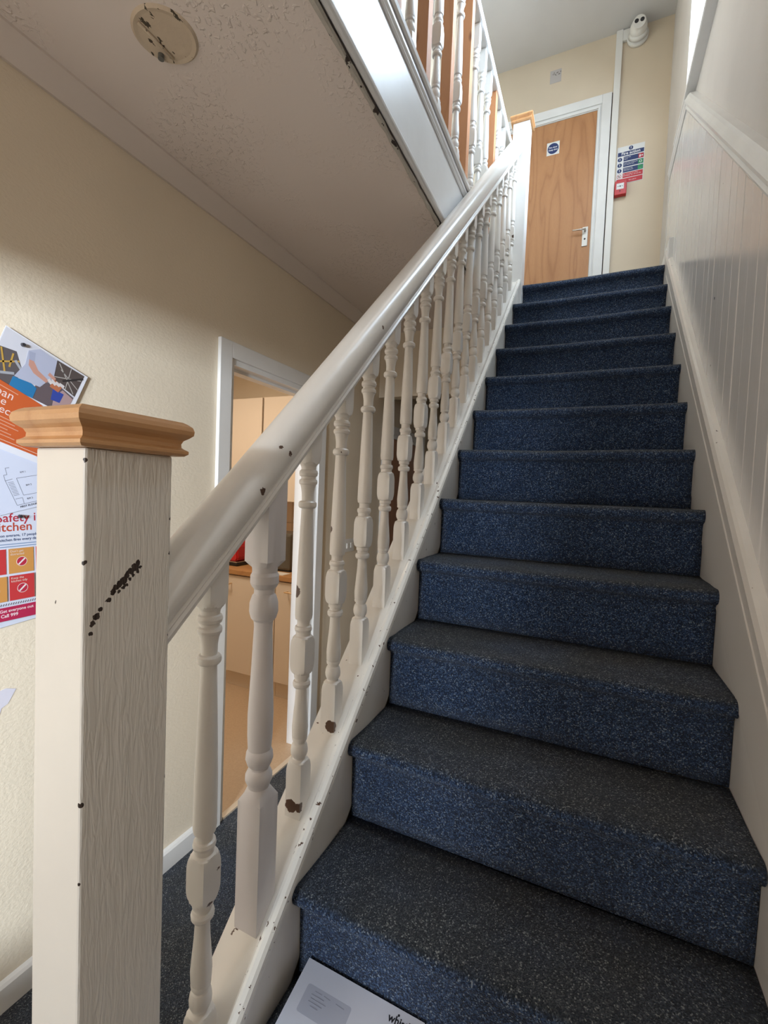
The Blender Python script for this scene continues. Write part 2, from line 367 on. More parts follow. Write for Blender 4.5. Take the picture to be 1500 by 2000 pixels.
# ------------------------------------------------------------------ kitchen beyond the hall doorway
KX = -3.4
bm = bmesh.new(); box(bm, KX, XL - .12, -3.2, -.1, FL - .1, FL + .003); box(bm, XL - .12, XL - .02, KD[0], KD[1], FL - .1, FL + .003); struct('floor_kitchen', bm, m_vinyl, 'tan speckled vinyl floor of the kitchen')
bm = bmesh.new(); box(bm, KX, XL - .12, -.1, 0, FL, HC); struct('wall_kitchen_back', bm, m_kitchen, 'tan kitchen wall behind the units')
bm = bmesh.new(); box(bm, KX - .1, KX, -3.2, 0, FL, HC); box(bm, KX, XL - .12, -3.3, -3.2, FL, HC); struct('wall_kitchen_left', bm, m_kitchen, 'plain tan walls on the far sides of the kitchen')
bm = bmesh.new(); box(bm, KX - .1, XL - .12, -3.3, 0, HC, HC + .05); struct('ceiling_kitchen', bm, m_kitchen, 'tan kitchen ceiling above the wall units')
bm = bmesh.new(); box(bm, XL - .022, XL + .006, KD[0] + .02, KD[1] - .02, FL, FL + .009); struct('trim_5', bm, flat((.62, .52, .40), .4), 'metal threshold strip where hall carpet meets kitchen floor')
def casing(name, label, hole, out=1, cw=.07, arch=True, lining=.12, m=m_gloss_w):
    """architrave and lining round an opening in the left wall"""
    y0, y1, z0, z1 = hole; e = empty(name, (XL, y0, z0)); tag(e, label, 'door frame', kind='structure')
    bm = bmesh.new()
    box(bm, XL, XL + .018, y0 - cw - .01, y0 - .01, z0, z1 + cw + .01, bev=.003); box(bm, XL, XL + .018, y1 + .01, y1 + cw + .01, z0, z1 + cw + .01, bev=.003); box(bm, XL, XL + .0175, y0 - .01, y1 + .01, z1 + .01, z1 + cw + .01, bev=.003)
    obj('architrave', bm, m, e)
    bm = bmesh.new()
    box(bm, XL - .13, XL + .004, y0 - .012, y0 + .014, z0, z1 + .012); box(bm, XL - .13, XL + .004, y1 - .014, y1 + .012, z0, z1 + .012); box(bm, XL - .13, XL + .004, y0 + .014, y1 - .014, z1 - .014, z1 + .012)
    obj('door_lining', bm, m, e)
    bm = bmesh.new(); box(bm, XL - .075, XL - .045, y0 + .014, y0 + .026, z0, z1 - .014); box(bm, XL - .075, XL - .045, y1 - .026, y1 - .014, z0, z1 - .014); box(bm, XL - .075, XL - .045, y0 + .026, y1 - .026, z1 - .026, z1 - .014)
    obj('door_stop', bm, m, e); return e
casing('trim_6', 'white architrave round the kitchen doorway', KD)
d3 = casing('door_3', 'brown wooden door with white frame at the far end of the hall', D3); d3['category'] = 'door'
mbox('door_leaf', m_door2, d3, XL - .045, XL - .005, D3[0] + .016, D3[1] - .016, FL + .006, D3[3] - .016)
# base units
m_unit2 = m_unit
def unit_base(x0, x1, label):
    e = empty('kitchen_base_cabinet', ((x0 + x1) / 2, -.4, FL)); tag(e, label, 'cabinet', 'kitchen base cabinets')
    mbox('carcass', m_unit, e, x0 + .002, x1 - .002, -.665, -.115, FL + .12, -2.16)
    mbox('plinth', m_unit, e, x0 + .001, x1 - .001, -.645, -.60, FL + .003, FL + .12)
    d = mbox('door', m_unit, e, x0 + .004, x1 - .004, -.685, -.667, FL + .125, -2.168, bev=.002)
    bm = bmesh.new(); hz = -2.23; cyl(bm, (x0 + .10, -.715, hz), (x0 + .20, -.715, hz), .005, 10); cyl(bm, (x0 + .11, -.715, hz), (x0 + .11, -.684, hz), .004, 8); cyl(bm, (x0 + .19, -.715, hz), (x0 + .19, -.684, hz), .004, 8)
    h = obj('handle', bm, m_brass, d); h['label'] = 'thin brass bar handle'
xs = [-1.06, -1.50, -2.10, -2.70, -3.30]
labs = ['cream kitchen base cabinet nearest the hall wall', 'cream kitchen base cabinet under the dark appliance', 'cream kitchen base cabinet under the red appliance', 'cream kitchen base cabinet in the far left kitchen corner']
for a, b, l in zip(xs[1:], xs, labs): unit_base(a, b, l)
wt = mbox('kitchen_worktop', m_worktop, None, KX + .004, XL - .13, -.70, -.106, -2.158, -2.120, bev=.004); tag(wt, 'wood-effect worktop running along the kitchen base cabinets', 'worktop')
def unit_wall(x0, x1, label, side):
    e = empty('kitchen_wall_cabinet', ((x0 + x1) / 2, -.25, -1.2)); tag(e, label, 'cabinet', 'kitchen wall cabinets')
    mbox('carcass', m_unit, e, x0 + .002, x1 - .002, -.382, -.106, -1.60, -.77)
    d = mbox('door', m_unit, e, x0 + .0045, x1 - .0045, -.402, -.384, -1.598, -.772, bev=.002)
    hx = x1 - .04 if side else x0 + .20
    bm = bmesh.new(); z = -1.53; cyl(bm, (hx, -.43, z), (hx - .11, -.43, z), .007, 10); cyl(bm, (hx - .01, -.43, z), (hx - .01, -.40, z), .005, 8); cyl(bm, (hx - .10, -.43, z), (hx - .10, -.40, z), .005, 8)
    h = obj('handle', bm, m_brass, d); h['label'] = 'small brass bar handle'
unit_wall(-1.89, -1.37, 'cream kitchen wall cabinet with the brass handle seen behind the balusters', 0)
unit_wall(-1.36, -1.06, 'narrow cream kitchen wall cabinet nearest the hall wall', 0)
unit_wall(-2.50, -1.90, 'cream kitchen wall cabinet left of the dark door joint', 0)
unit_wall(-3.11, -2.51, 'cream kitchen wall cabinet in the far left corner', 0)
ts = empty('wall_kitchen_tiling', (-1.8, -.1, -1.85)); tag(ts, 'cream square tiles between kitchen worktop and wall cabinets', 'tiling', kind='structure')
mbox('grout', m_grout, ts, -2.70, -1.05, -.104, -.100, -2.12, -1.605)
tme = None
for i in range(9):
    for j in range(3):
        x1 = -1.07 - i * .18; z1 = -1.609 - j * .1785
        if tme is None:
            bm = bmesh.new(); box(bm, -.1765, 0, -.009, 0, -.175, 0, bev=.002); o = obj('wall_tile', bm, m_tile); tme = o.data
        else: o = D.objects.new('wall_tile', tme); C.objects.link(o)
        o.parent = ts; o.location = Vector((x1, -.103, z1)) - ts.location
# appliances
e = empty('toaster', (-2.06, -.42, -2.12)); tag(e, 'red sloping appliance on a black base on the kitchen worktop', 'appliance')
bm = bmesh.new(); pr = [(-2.22, -2.085), (-1.975, -2.085), (-1.955, -2.06), (-1.965, -1.96), (-2.0, -1.905), (-2.10, -1.895), (-2.20, -1.90)]
sweep(bm, pr, [lambda a, b: (a, -.58, b), lambda a, b: (a, -.33, b)]); bmesh.ops.bevel(bm, geom=list(bm.edges), offset=.01, segments=2, affect='EDGES'); obj('body', bm, m_red, e)
mbox('base', m_black, e, -2.23, -1.95, -.59, -.32, -2.119, -2.092, bev=.006)
mbox('trim_band', m_chrome, e, -2.225, -1.955, -.587, -.323, -2.092, -2.085, bev=.001)
mbox('slot', m_black, e, -2.18, -2.02, -.50, -.46, -1.905, -1.885)
e = empty('kettle', (-1.6, -.42, -2.12)); tag(e, 'dark grey appliance with a curved handle on the kitchen worktop', 'appliance')
m_grey = mat('dark_grey_enamel', (.10, .088, .07), .3)
mbox('body', m_grey, e, -1.74, -1.47, -.56, -.34, -2.112, -1.83, bev=.022)
bm = bmesh.new(); pts = [(-1.625 + .07 * math.cos(a), -.575, -1.965 + .10 * math.sin(a)) for a in [-1.2 + i * 2.4 / 12 for i in range(13)]]
for a, b in zip(pts, pts[1:]): cyl(bm, a, b, .007, 8)
obj('handle', bm, m_chrome, e, True)
mbox('foot', m_black, e, -1.73, -1.48, -.55, -.35, -2.119, -2.11); mbox('switch', m_plastic, e, -1.72, -1.66, -.566, -.558, -2.09, -2.07)
ps = mbox('paper_sheet', flat((.72, .68, .62)), None, -1.72, -1.44, -.685, -.585, -2.1195, -2.1180); tag(ps, 'white sheet of paper lying at the worktop edge', 'paper')

# light switch in hall
sw = empty('light_switch', (XL, -.68, -1.82)); tag(sw, 'white double light switch on the hall wall past the kitchen doorway', 'switch')
mbox('face_plate', m_plastic, sw, XL, XL + .010, -.755, -.605, -1.90, -1.815, bev=.003)
for y in (-.715, -.665): mbox('rocker', m_plastic, sw, XL + .009, XL + .016, y, y + .035, -1.875, -1.84, bev=.002)

# ------------------------------------------------------------------ landing door, frame
e = empty('door_1', (.02, YB, 0)); tag(e, 'oak veneer door with white frame at the top of the stairs', 'door', kind='structure')
bm = bmesh.new(); dx0, dx1, dz = -.36, .40, 1.985
cw = .075
for x0, x1, z0, z1 in ((dx0 - .03 - cw, dx0 - .03, 0, dz + .04 + cw), (dx1 + .035, dx1 + .035 + cw, 0, dz + .04 + cw), (dx0 - .03, dx1 + .035, dz + .04, dz + .04 + cw)): box(bm, x0, x1, YB - .020, YB, z0, z1, bev=.003)
obj('architrave', bm, m_gloss_w, e)
bm = bmesh.new()
for x0, x1, z0, z1 in ((dx0 - .03, dx0, 0, dz + .04), (dx1, dx1 + .035, 0, dz + .04), (dx0, dx1, dz, dz + .04)): box(bm, x0, x1, YB - .008, YB, z0, z1)
obj('door_lining', bm, m_gloss_w, e)
bm = bmesh.new()
for x0, x1, z0, z1 in ((dx0 - .018, dx0 - .004, 0, dz + .022), (dx1 + .006, dx1 + .022, 0, dz + .022), (dx0 - .004, dx1 + .006, dz + .006, dz + .022)): box(bm, x0, x1, YB - .018, YB - .008, z0, z1, bev=.002)
obj('door_stop', bm, m_gloss_w, e)
lf = mbox('door_leaf', m_door, e, dx0 + .002, dx1 - .002, YB - .006, YB + .03, .004, dz - .003)
hp = mbox('handle_plate', m_plastic, e, .331, .377, YB - .013, YB - .006, .805, .975, bev=.002)
bm = bmesh.new(); cyl(bm, (.354, YB - .013, .938), (.354, YB - .045, .938), .009, 12); cyl(bm, (.358, YB - .045, .938), (.250, YB - .048, .944), .008, 12, .006); obj('lever', bm, m_chrome, hp, True)
bm = bmesh.new(); cyl(bm, (.354, YB - .0135, .868), (.354, YB - .0145, .868), .008, 12); obj('keyhole', bm, m_black, hp)
mbox('frame_shadow_gap', m_gap, e, dx1 + .035 + cw, dx1 + .035 + cw + .006, YB - .006, YB, 0, dz + .04 + cw)
# trunking
e = empty('cable_trunking', (.55, YB, 0)); tag(e, 'white plastic cable trunking running up beside the landing door frame', 'trunking')
mbox('vertical_trunk', m_trunk, e, .518, .570, YB - .026, YB, 0, 2.598, bev=.002); mbox('branch_trunk', m_trunk, e, .570, .625, YB - .024, YB, 2.50, 2.59, bev=.002)
# text
def text_obj(name, body, size, m, parent, mw, align='LEFT', ext=.0003, off=0.0):
    c = D.curves.new('t', 'FONT'); c.body = body; c.size = size; c.align_x = align; c.extrude = ext; c.resolution_u = 3; c.offset = off
    o = D.objects.new('t', c); C.objects.link(o); bpy.context.view_layer.update()
    me = D.meshes.new_from_object(o.evaluated_get(bpy.context.evaluated_depsgraph_get())); D.objects.remove(o)
    me.name = name; me.materials.clear(); me.materials.append(m); me.transform(mw)
    o = D.objects.new(name, me); C.objects.link(o)
    if parent: o.parent = parent; o.location = -world(parent)
    return o
class Sheet:
    """flat printed thing: origin O, in-plane axes u (right), v (up), n (out of the wall)"""
    def __init__(s, root, O, u, v, lift=.0006):
        s.root = root; s.O = Vector(O); s.u = Vector(u).normalized(); s.v = Vector(v).normalized(); s.n = s.u.cross(s.v); s.k = 0; s.lift = lift
    def P(s, a, b, h=0): return s.O + s.u * a + s.v * b + s.n * h
    def poly(s, pts, col, name='printed_shape', h=None, th=.0004, m=None):
        if h is None: s.k += 1; h = s.lift + s.k * .00006
        bm = bmesh.new(); lo = [bm.verts.new(s.P(a, b, h - th)) for a, b in pts]; hi = [bm.verts.new(s.P(a, b, h)) for a, b in pts]
        n = len(pts)
        for i in range(n): bm.faces.new((lo[i], lo[(i + 1) % n], hi[(i + 1) % n], hi[i]))
        bm.faces.new(hi); bm.faces.new(list(reversed(lo)))
        return obj(name, bm, m or flat(col), s.root)
    def rect(s, a0, b0, a1, b1, col, name='printed_panel', **k): return s.poly([(a0, b0), (a1, b0), (a1, b1), (a0, b1)], col, name, **k)
    def disc(s, a, b, r, col, name='printed_disc', n=24, **k): return s.poly([(a + r * math.cos(2 * PI * i / n), b + r * math.sin(2 * PI * i / n)) for i in range(n)], col, name, **k)
    def ring(s, a, b, r, w, col, name='printed_ring'):
        s.k += 1; h = s.lift + s.k * .00006; bm = bmesh.new(); n = 24
        A = [bm.verts.new(s.P(a + r * math.cos(2 * PI * i / n), b + r * math.sin(2 * PI * i / n), h)) for i in range(n)]
        B = [bm.verts.new(s.P(a + (r - w) * math.cos(2 * PI * i / n), b + (r - w) * math.sin(2 * PI * i / n), h)) for i in range(n)]
        for i in range(n): bm.faces.new((A[i], A[(i + 1) % n], B[(i + 1) % n], B[i]))
        return obj(name, bm, flat(col), s.root)
    def line(s, a0, b0, a1, b1, w, col, name='printed_line'):
        d = Vector((a1 - a0, b1 - b0)); d = Vector((-d.y, d.x)).normalized() * w / 2
        return s.poly([(a0 - d.x, b0 - d.y), (a1 - d.x, b1 - d.y), (a1 + d.x, b1 + d.y), (a0 + d.x, b0 + d.y)], col, name)
    def lines(s, segs, w, col, name='printed_lines'):
        s.k += 1; h = s.lift + s.k * .00006; bm = bmesh.new()
        for a0, b0, a1, b1 in segs:
            d = Vector((a1 - a0, b1 - b0)); d = Vector((-d.y, d.x)).normalized() * w / 2
            bm.faces.new([bm.verts.new(s.P(x, y, h)) for x, y in ((a0 - d.x, b0 - d.y), (a1 - d.x, b1 - d.y), (a1 + d.x, b1 + d.y), (a0 + d.x, b0 + d.y))])
        return obj(name, bm, flat(col), s.root)
    def text(s, a, b, size, body, col, align='LEFT', off=0.0, name='lettering'):
        s.k += 1; h = s.lift + s.k * .00006
        mw = Matrix((( s.u.x, s.v.x, s.n.x, 0), (s.u.y, s.v.y, s.n.y, 0), (s.u.z, s.v.z, s.n.z, 0), (0, 0, 0, 1)))
        mw = Matrix.Translation(s.P(a, b, h)) @ mw
        return text_obj(name, body, size, flat(col), s.root, mw, align, .00003, off)
NAVY = (.012, .03, .13)
# fire door keep shut disc
e = empty('fire_door_sign', (.04, YB - .007, 1.75)); tag(e, 'white square sign with a blue disc reading Fire door Keep shut on the oak door', 'sign')
sh = Sheet(e, (-.016, YB - .0062, 1.692), (1, 0, 0), (0, 0, 1)); sh.poly([(0, 0), (.11, 0), (.11, .115), (0, .115)], (.72, .72, .70), 'sign_plate')
sh.disc(.055, .0575, .048, NAVY); sh.text(.055, .062, .019, 'Fire door', (.8, .8, .8), 'CENTER', .0004); sh.text(.055, .040, .019, 'Keep shut', (.8, .8, .8), 'CENTER', .0004)
# fire action notice
e = empty('fire_action_notice', (.68, YB, 1.45)); tag(e, 'fire action notice with blue and red bands above the red call point', 'sign')
sh = Sheet(e, (.580, YB - .0005, 1.292), (1, 0, 0), (0, 0, 1))
WH = (.74, .74, .74); RD = (.50, .02, .03); GN = (.02, .25, .10)
sh.poly([(0, 0), (.21, 0), (.21, .318), (0, .318)], WH, 'sign_board', th=.001)
sh.disc(.105, .295, .017, NAVY); sh.text(.105, .288, .026, '!', WH, 'CENTER', .0012)
sh.rect(.006, .238, .206, .272, NAVY); sh.text(.106, .246, .034, 'Fire action', WH, 'CENTER', .0008)
rows = [(.190, NAVY, RD, 'Sound the\nalarm'), (.142, NAVY, GN, 'Leave the building by\nthe nearest exit'), (.094, NAVY, GN, 'Report to the\nassembly point')]
for b, c1, c2, tx in rows:
    sh.disc(.024, b + .020, .0175, NAVY); sh.text(.024, b + .012, .026, '!', WH, 'CENTER', .0012)
    sh.rect(.052, b, .206, b + .040, c1); sh.rect(.166, b + .002, .204, b + .038, c2, 'pictogram_panel')
    sh.text(.056, b + .026, .0125, tx, WH)
sh.poly([(.172, .198), (.184, .198), (.184, .212), (.178, .224), (.172, .212)], WH, 'pictogram'); sh.disc(.194, .210, .006, WH, 'pictogram')
sh.ring(.185, .162, .011, .004, WH, 'pictogram'); sh.poly([(.178, .102), (.196, .102), (.196, .106), (.178, .106)], (.1, .45, .2), 'pictogram')
sh.ring(.024, .066, .0175, .003, RD); sh.line(.012, .078, .036, .054, .003, RD); sh.disc(.024, .066, .006, (.15, .15, .15), 'pictogram')
sh.rect(.052, .048, .206, .088, RD); sh.text(.056, .074, .0125, 'Do not stop to collect\nbelongings. Do not use lifts', WH)
sh.rect(.006, .004, .206, .042, RD); sh.text(.13, .018, .014, 'Fire alarm', WH, 'CENTER')
# call point
e = empty('fire_call_point', (.62, YB, 1.18)); tag(e, 'red break glass fire alarm call point below the fire notice', 'call point')
mbox('housing', m_red, e, .574, .668, YB - .045, YB - .002, 1.180, 1.300, bev=.004)
sh = Sheet(e, (.566, YB - .0452, 1.180), (1, 0, 0), (0, 0, 1)); sh.rect(.022, .045, .080, .095, WH, 'glass_panel')
sh.disc(.051, .070, .006, (.02, .02, .02)); sh.lines([(.030, .070, .041, .070), (.061, .070, .072, .070)], .004, (.02, .02, .02)); sh.disc(.051, .030, .005, (.05, .01, .01), 'keyhole')
# camera
e = empty('security_camera', (.67, YB, 2.6)); tag(e, 'white turret security camera with two dark lenses in the upper corner', 'camera')
bm = bmesh.new(); cyl(bm, (.685, YB - .001, 2.505), (.685, YB - .026, 2.505), .082, 32); cyl(bm, (.685, YB - .026, 2.505), (.685, YB - .052, 2.512), .076, 32, .060); obj('mount', bm, m_plastic, e, True)
bm = bmesh.new(); bmesh.ops.create_uvsphere(bm, u_segments=32, v_segments=20, radius=.066); bmesh.ops.translate(bm, verts=bm.verts, vec=(.685, YB - .075, 2.522)); bl = obj('ball_housing', bm, m_plastic, e, True)
fd = Vector((.02, -1, -.15)).normalized(); c0 = Vector((.685, YB - .075, 2.522)) + fd * .050; sd = fd.cross(Vector((0, 0, 1))).normalized()
bm = bmesh.new(); cyl(bm, c0, c0 + fd * .018, .052, 32, .048); obj('face_ring', bm, m_plastic, bl)
for k in (-1, 1):
    bm = bmesh.new(); cc = c0 + fd * .0175 + sd * .021 * k + Vector((0, 0, .008)); cyl(bm, cc, cc + fd * .003, .016, 20); lz = obj('lens', bm, m_lens, bl)
mk = mbox('wall_mark', flat((.50, .46, .44), .8), wb, -.022, .076, YB - .0012, YB, 2.345, 2.46)
bm = bmesh.new(); random.seed(5)
for i in range(9):
    x = .0 + i * .008; z = 2.42 + .012 * math.sin(i * 1.7); box(bm, x, x + .009, YB - .0022, YB - .001, z, z + .007)
o = obj('glue_residue', bm, flat((.20, .17, .15), .8), wb); o['kind'] = 'stuff'

# ------------------------------------------------------------------ staircase
st = empty('staircase', (W / 2, -3.0, FL)); tag(st, 'steep straight staircase with blue flecked carpet between white strings', 'staircase')
NX = 28
random.seed(11)
def step(k):
    Y, Z = -k * G, -k * R
    rb = Y + .032
    zb = (-(k + 1) * R) if k < 13 else FL
    back = Y + G + .034 if k else .06
    rad = .021
    pr = [(back, Z)]
    for q in range(1, 7): pr.append((back + (Y + rad - back) * q / 6, Z - (.0015 if 0 < q < 6 else 0)))
    for q in range(1, 8): a = PI / 2 + q * PI / 7.6; pr.append((Y + rad + rad * math.cos(a), Z - rad + rad * math.sin(a)))
    pr += [(rb - .004, Z - rad * 2 - .004), (rb, Z - rad * 2 - .014)]
    for q in range(1, 5): pr.append((rb + .001 * q, Z - rad * 2 - .014 + (zb + .0 - (Z - rad * 2 - .014)) * q / 4))
    nf = len(pr)
    pr += [(rb + .03, zb), (rb + .03, Z - .04), (back, Z - .025)]
    bm = bmesh.new(); rings = []
    ph = random.random() * 6
    for i in range(NX + 1):
        x = .0015 + (W - .003) * i / NX; u = i / NX
        wear = math.exp(-((u - .5) / .27) ** 2)
        ring = []
        for j, (yy, zz) in enumerate(pr):
            dy = dz = 0
            if 5 <= j < 14: dz = -.0035 * wear + .0012 * math.sin(9 * u + ph); dy = .004 * wear + .0015 * math.sin(7 * u + ph * 2)
            elif j < 5 and j > 0: dz = -.002 * wear + .001 * math.sin(6 * u + ph + j)
            elif j < nf - 1: dy = .002 * math.sin(5 * u + ph + j * .3)
            ring.append(bm.verts.new((x, yy + dy, zz + dz)))
        rings.append(ring)
    n = len(pr)
    for r0, r1 in zip(rings, rings[1:]):
        for j in range(n): bm.faces.new((r0[j], r0[(j + 1) % n], r1[(j + 1) % n], r1[j]))
    bm.faces.new(rings[0]); bm.faces.new(list(reversed(rings[-1])))
    o = obj('carpeted_step', bm, m_carpet, st)
    for f in o.data.polygons: f.use_smooth = len(f.vertices) == 4 and abs(f.normal.x) < .9
for k in range(14): step(k)
# left string board and moulded capping
Y0, Y1 = -2.99, -.04
def slope(c): return lambda y: S * y + c
bm = bmesh.new(); pr = [(-2.93, S * -2.93 + .045), (-2.93, S * -2.93 - .22), (-.02, -.25), (-.02, .02)]
sweep(bm, pr, [lambda a, b: (-.038, a, b), lambda a, b: (0, a, b)]); obj('left_string', bm, m_gloss_s, st)
bm = bmesh.new(); pr = [(-.095, .028), (-.095, .055), (-.010, .055), (-.010, .028)]
sweep(bm, pr, [lambda a, b: (a, -2.90, S * -2.90 + b), lambda a, b: (a, Y1, S * Y1 + b)]); obj('string_capping', bm, m_gloss_s, st)
bm = bmesh.new(); pr = [(0, .010), (.007, .012), (.011, .020), (.011, .030), (.007, .035), (.012, .040), (.016, .048), (.016, .058), (.011, .067), (.002, .070), (-.006, .064), (-.012, .055), (-.012, .030), (0, .025)]
sweep(bm, pr, [lambda a, b: (a, -2.90, S * -2.90 + b), lambda a, b: (a, Y1 - .02, S * (Y1 - .02) + b)]); obj('bead_moulding', bm, gloss('worn_bead', (.86, .83, .77), (), .66, 60, .3), st, False)
# right string
def zr(y): return S * y + .035 + (-.05 - y) * .095
bm = bmesh.new(); pr = [(-3.6, zr(-3.6)), (-.02, zr(-.02)), (.05, .10), (.05, -.50), (-2.6, FL), (-3.6, FL)]
sweep(bm, pr, [lambda a, b: (W, a, b), lambda a, b: (XP, a, b)]); obj('right_string', bm, mat('worn_white_string', (.66, .62, .57), .4), st)
bm = bmesh.new(); pr = [(W, -.15), (W - .0, -.05), (W + .004, -.045), (W + .012, -.046), (W + .012, -.15)]
pr = [(W + .012, -.012), (W + .011, .0), (W + .018, .010), (W + .034, .014), (XP - .0, .012), (XP - .0, -.012)]
sweep(bm, pr, [lambda a, b: (a, -3.6, zr(-3.6) + b), lambda a, b: (a, -.02, zr(-.02) + b)]); obj('string_bead', bm, m_gloss_s, st)
bm = bmesh.new(); pr = [(W - .003, -.60), (W - .003, -.076), (W - .001, -.070), (W, -.068), (W, -.60)]
sweep(bm, pr, [lambda a, b: (a, -3.6, max(FL, zr(-3.6) + b)), lambda a, b: (a, -.10, zr(-.10) + b * .9)]); obj('string_lining', bm, mat('worn_white_string_low', (.64, .60, .55), .45), st)
mbox('landing_skirting', m_gloss_w, st, W + .010, XP, -.03, .42, 0.0, .14, bev=.003)

# ------------------------------------------------------------------ turned balusters
def turned(bm, cx, cy, prof, n=24):
    """prof: (z, r, 'c') round, (z, r, 's') square, (z, r, 's', R) square stock cut back to the turned radius R"""
    rings = []
    for p in prof:
        z, r, k = p[:3]; ring = []
        for i in range(n):
            a = 2 * PI * i / n
            ca, sa = math.cos(a), math.sin(a)
            q = r
            if k == 's':
                q = r / max(abs(ca), abs(sa))
                if len(p) > 3: q = min(q, p[3])
            ring.append(bm.verts.new((cx + ca * q, cy + sa * q, z)))
        rings.append(ring)
    for r0, r1 in zip(rings, rings[1:]):
        for i in range(n): bm.faces.new((r0[i], r0[(i + 1) % n], r1[(i + 1) % n], r1[i]))
    bm.faces.new(rings[0]); bm.faces.new(list(reversed(rings[-1])))
def shoulder(z, a, up, r0=.0175):
    """rings where turned work meets square stock; up=+1 square above, -1 square below"""
    L = [(0, r0), (.0015, a * 1.04), (.004, a * 1.17), (.008, a * 1.27), (.013, a * 1.34), (.020, a * 1.40), (.026, a * 1.43)]
    R_ = [(z + up * d, a, 's', R) for d, R in L]
    return R_ if up > 0 else list(reversed(R_))
def std_profile(h, sh=0.0, a=.0205):
    """turned baluster of total height h; sh lowers the lower turning"""
    lo = [(0, a, 's')] + shoulder(.114, a, -1) + [(.116, .0150, 'c'), (.119, .0148, 'c'), (.122, .0170, 'c'), (.128, .0195, 'c'), (.136, .0202, 'c'), (.145, .0190, 'c'), (.152, .0165, 'c'), (.154, .0142, 'c'),
          (.159, .0140, 'c'), (.160, .0172, 'c'), (.165, .0180, 'c'), (.168, .0172, 'c'), (.170, .0180, 'c'), (.190, .0190, 'c'), (.215, .0172, 'c'), (.250, .0142, 'c'), (.280, .0128, 'c'), (.285, .0128, 'c'),
          (.286, .0175, 'c'), (.290, .0200, 'c'), (.296, .0204, 'c'), (.301, .0185, 'c'), (.302, .0148, 'c'), (.309, .0148, 'c'), (.310, .0180, 'c'), (.318, .0180, 'c')] + shoulder(.319, a, 1, .0182) + shoulder(.408, a, -1, .0182) + [
          (.409, .0172, 'c'), (.418, .0172, 'c'), (.419, .0190, 'c'), (.424, .0203, 'c'), (.430, .0190, 'c'), (.432, .0150, 'c'), (.440, .0145, 'c'), (.446, .0155, 'c'), (.447, .0190, 'c'), (.456, .0205, 'c')]
    hi = [(.500, .0198, 'c'), (.600, .0170, 'c'), (.704, .0136, 'c'), (.705, .0175, 'c'), (.708, .0203, 'c'), (.713, .0212, 'c'), (.718, .0203, 'c'), (.721, .0175, 'c'), (.722, .0138, 'c'), (.738, .0140, 'c'), (.752, .0160, 'c'), (.759, .0180, 'c'),
          (.760, .0200, 'c'), (.765, .0212, 'c'), (.770, .0200, 'c'), (.772, .0165, 'c'), (.777, .0165, 'c'), (.779, .0200, 'c'), (.785, .0214, 'c'), (.791, .0200, 'c'), (.793, .0165, 'c'), (.800, .0170, 'c'), (.804, .0195, 'c')] + shoulder(.805, a, 1, .0198) + [(h, a, 's')]
    return [(p[0] - (sh if p[0] > .05 else 0),) + tuple(p[1:]) for p in lo] + hi
def odd_profile(h):
    a = .0285
    return [(0, a, 's'), (.243, a, 's'), (.262, a * .85, 'c'), (.266, .0215, 'c'), (.272, .0230, 'c'), (.282, .0275, 'c'), (.292, .0275, 'c'), (.302, .0230, 'c'), (.305, .0200, 'c'), (.309, .0200, 'c'), (.314, .0240, 'c'), (.326, .0280, 'c'),
            (.338, .0270, 'c'), (.346, .0235, 'c'), (.375, .0255, 'c'), (.42, .0260, 'c'), (.52, .0215, 'c'), (.600, .0185, 'c'), (.612, .0195, 'c'), (.618, .0250, 'c'), (.632, .0290, 'c'), (.650, .0285, 'c'), (.664, .0240, 'c'), (.668, .0205, 'c'), (.678, .0205, 'c'),
            (.682, .0245, 'c'), (.690, .0285, 'c'), (.705, .0285, 'c'), (.712, .0250, 'c'), (.722, a * .9, 'c'), (.735, a, 's'), (h, a, 's')]
def finish_shade(o, ang=.42):
    me = o.data
    for f in me.polygons: f.use_smooth = True
    bm = bmesh.new(); bm.from_mesh(me)
    for e in bm.edges:
        if len(e.link_faces) == 2 and e.calc_face_angle(0) > ang: e.smooth = False
    bm.to_mesh(me); bm.free()
sb = empty('stair_balustrade', (-.045, -2.93, FL)); tag(sb, 'chipped white balustrade with handrail, turned balusters and oak-capped newel posts on the stairs', 'balustrade')
HB = .055; HT = .932
XC = -.047
base_std = None; proto_me = None
def slopecut(me, c_lo, c_hi, cy, zlo, zhi):
    """shear end rings so feet and heads sit on the sloping capping and rail"""
    for v in me.vertices:
        if v.co.z < zlo: v.co.z += S * v.co.y
        elif v.co.z > zhi: v.co.z += S * v.co.y
for i in range(-1, 18):
    cy = -2.597 + .1437 * i; zb = S * cy + HB; h = HT - HB
    bm = bmesh.new()
    if i == 0:
        turned(bm, 0, 0, odd_profile(h)); o = obj('baluster', bm, m_gloss_odd, sb); finish_shade(o); o['label'] = 'thicker mauve-white baluster with long square ends'
        slopecut(o.data, 0, 0, 0, .01, h - .01)
    else:
        sh = .045 if i == -1 else (.0 if proto_me else 0)
        if i == -1 or proto_me is None:
            turned(bm, 0, 0, std_profile(h, sh)); o = obj('baluster', bm, m_gloss_b, sb); finish_shade(o); slopecut(o.data, 0, 0, 0, .01, h - .01)
            if i != -1: proto_me = o.data
        else:
            bm.free(); o = D.objects.new('baluster', proto_me); C.objects.link(o); o.parent = sb
    o.location = Vector((XC, cy, zb)) - world(sb)
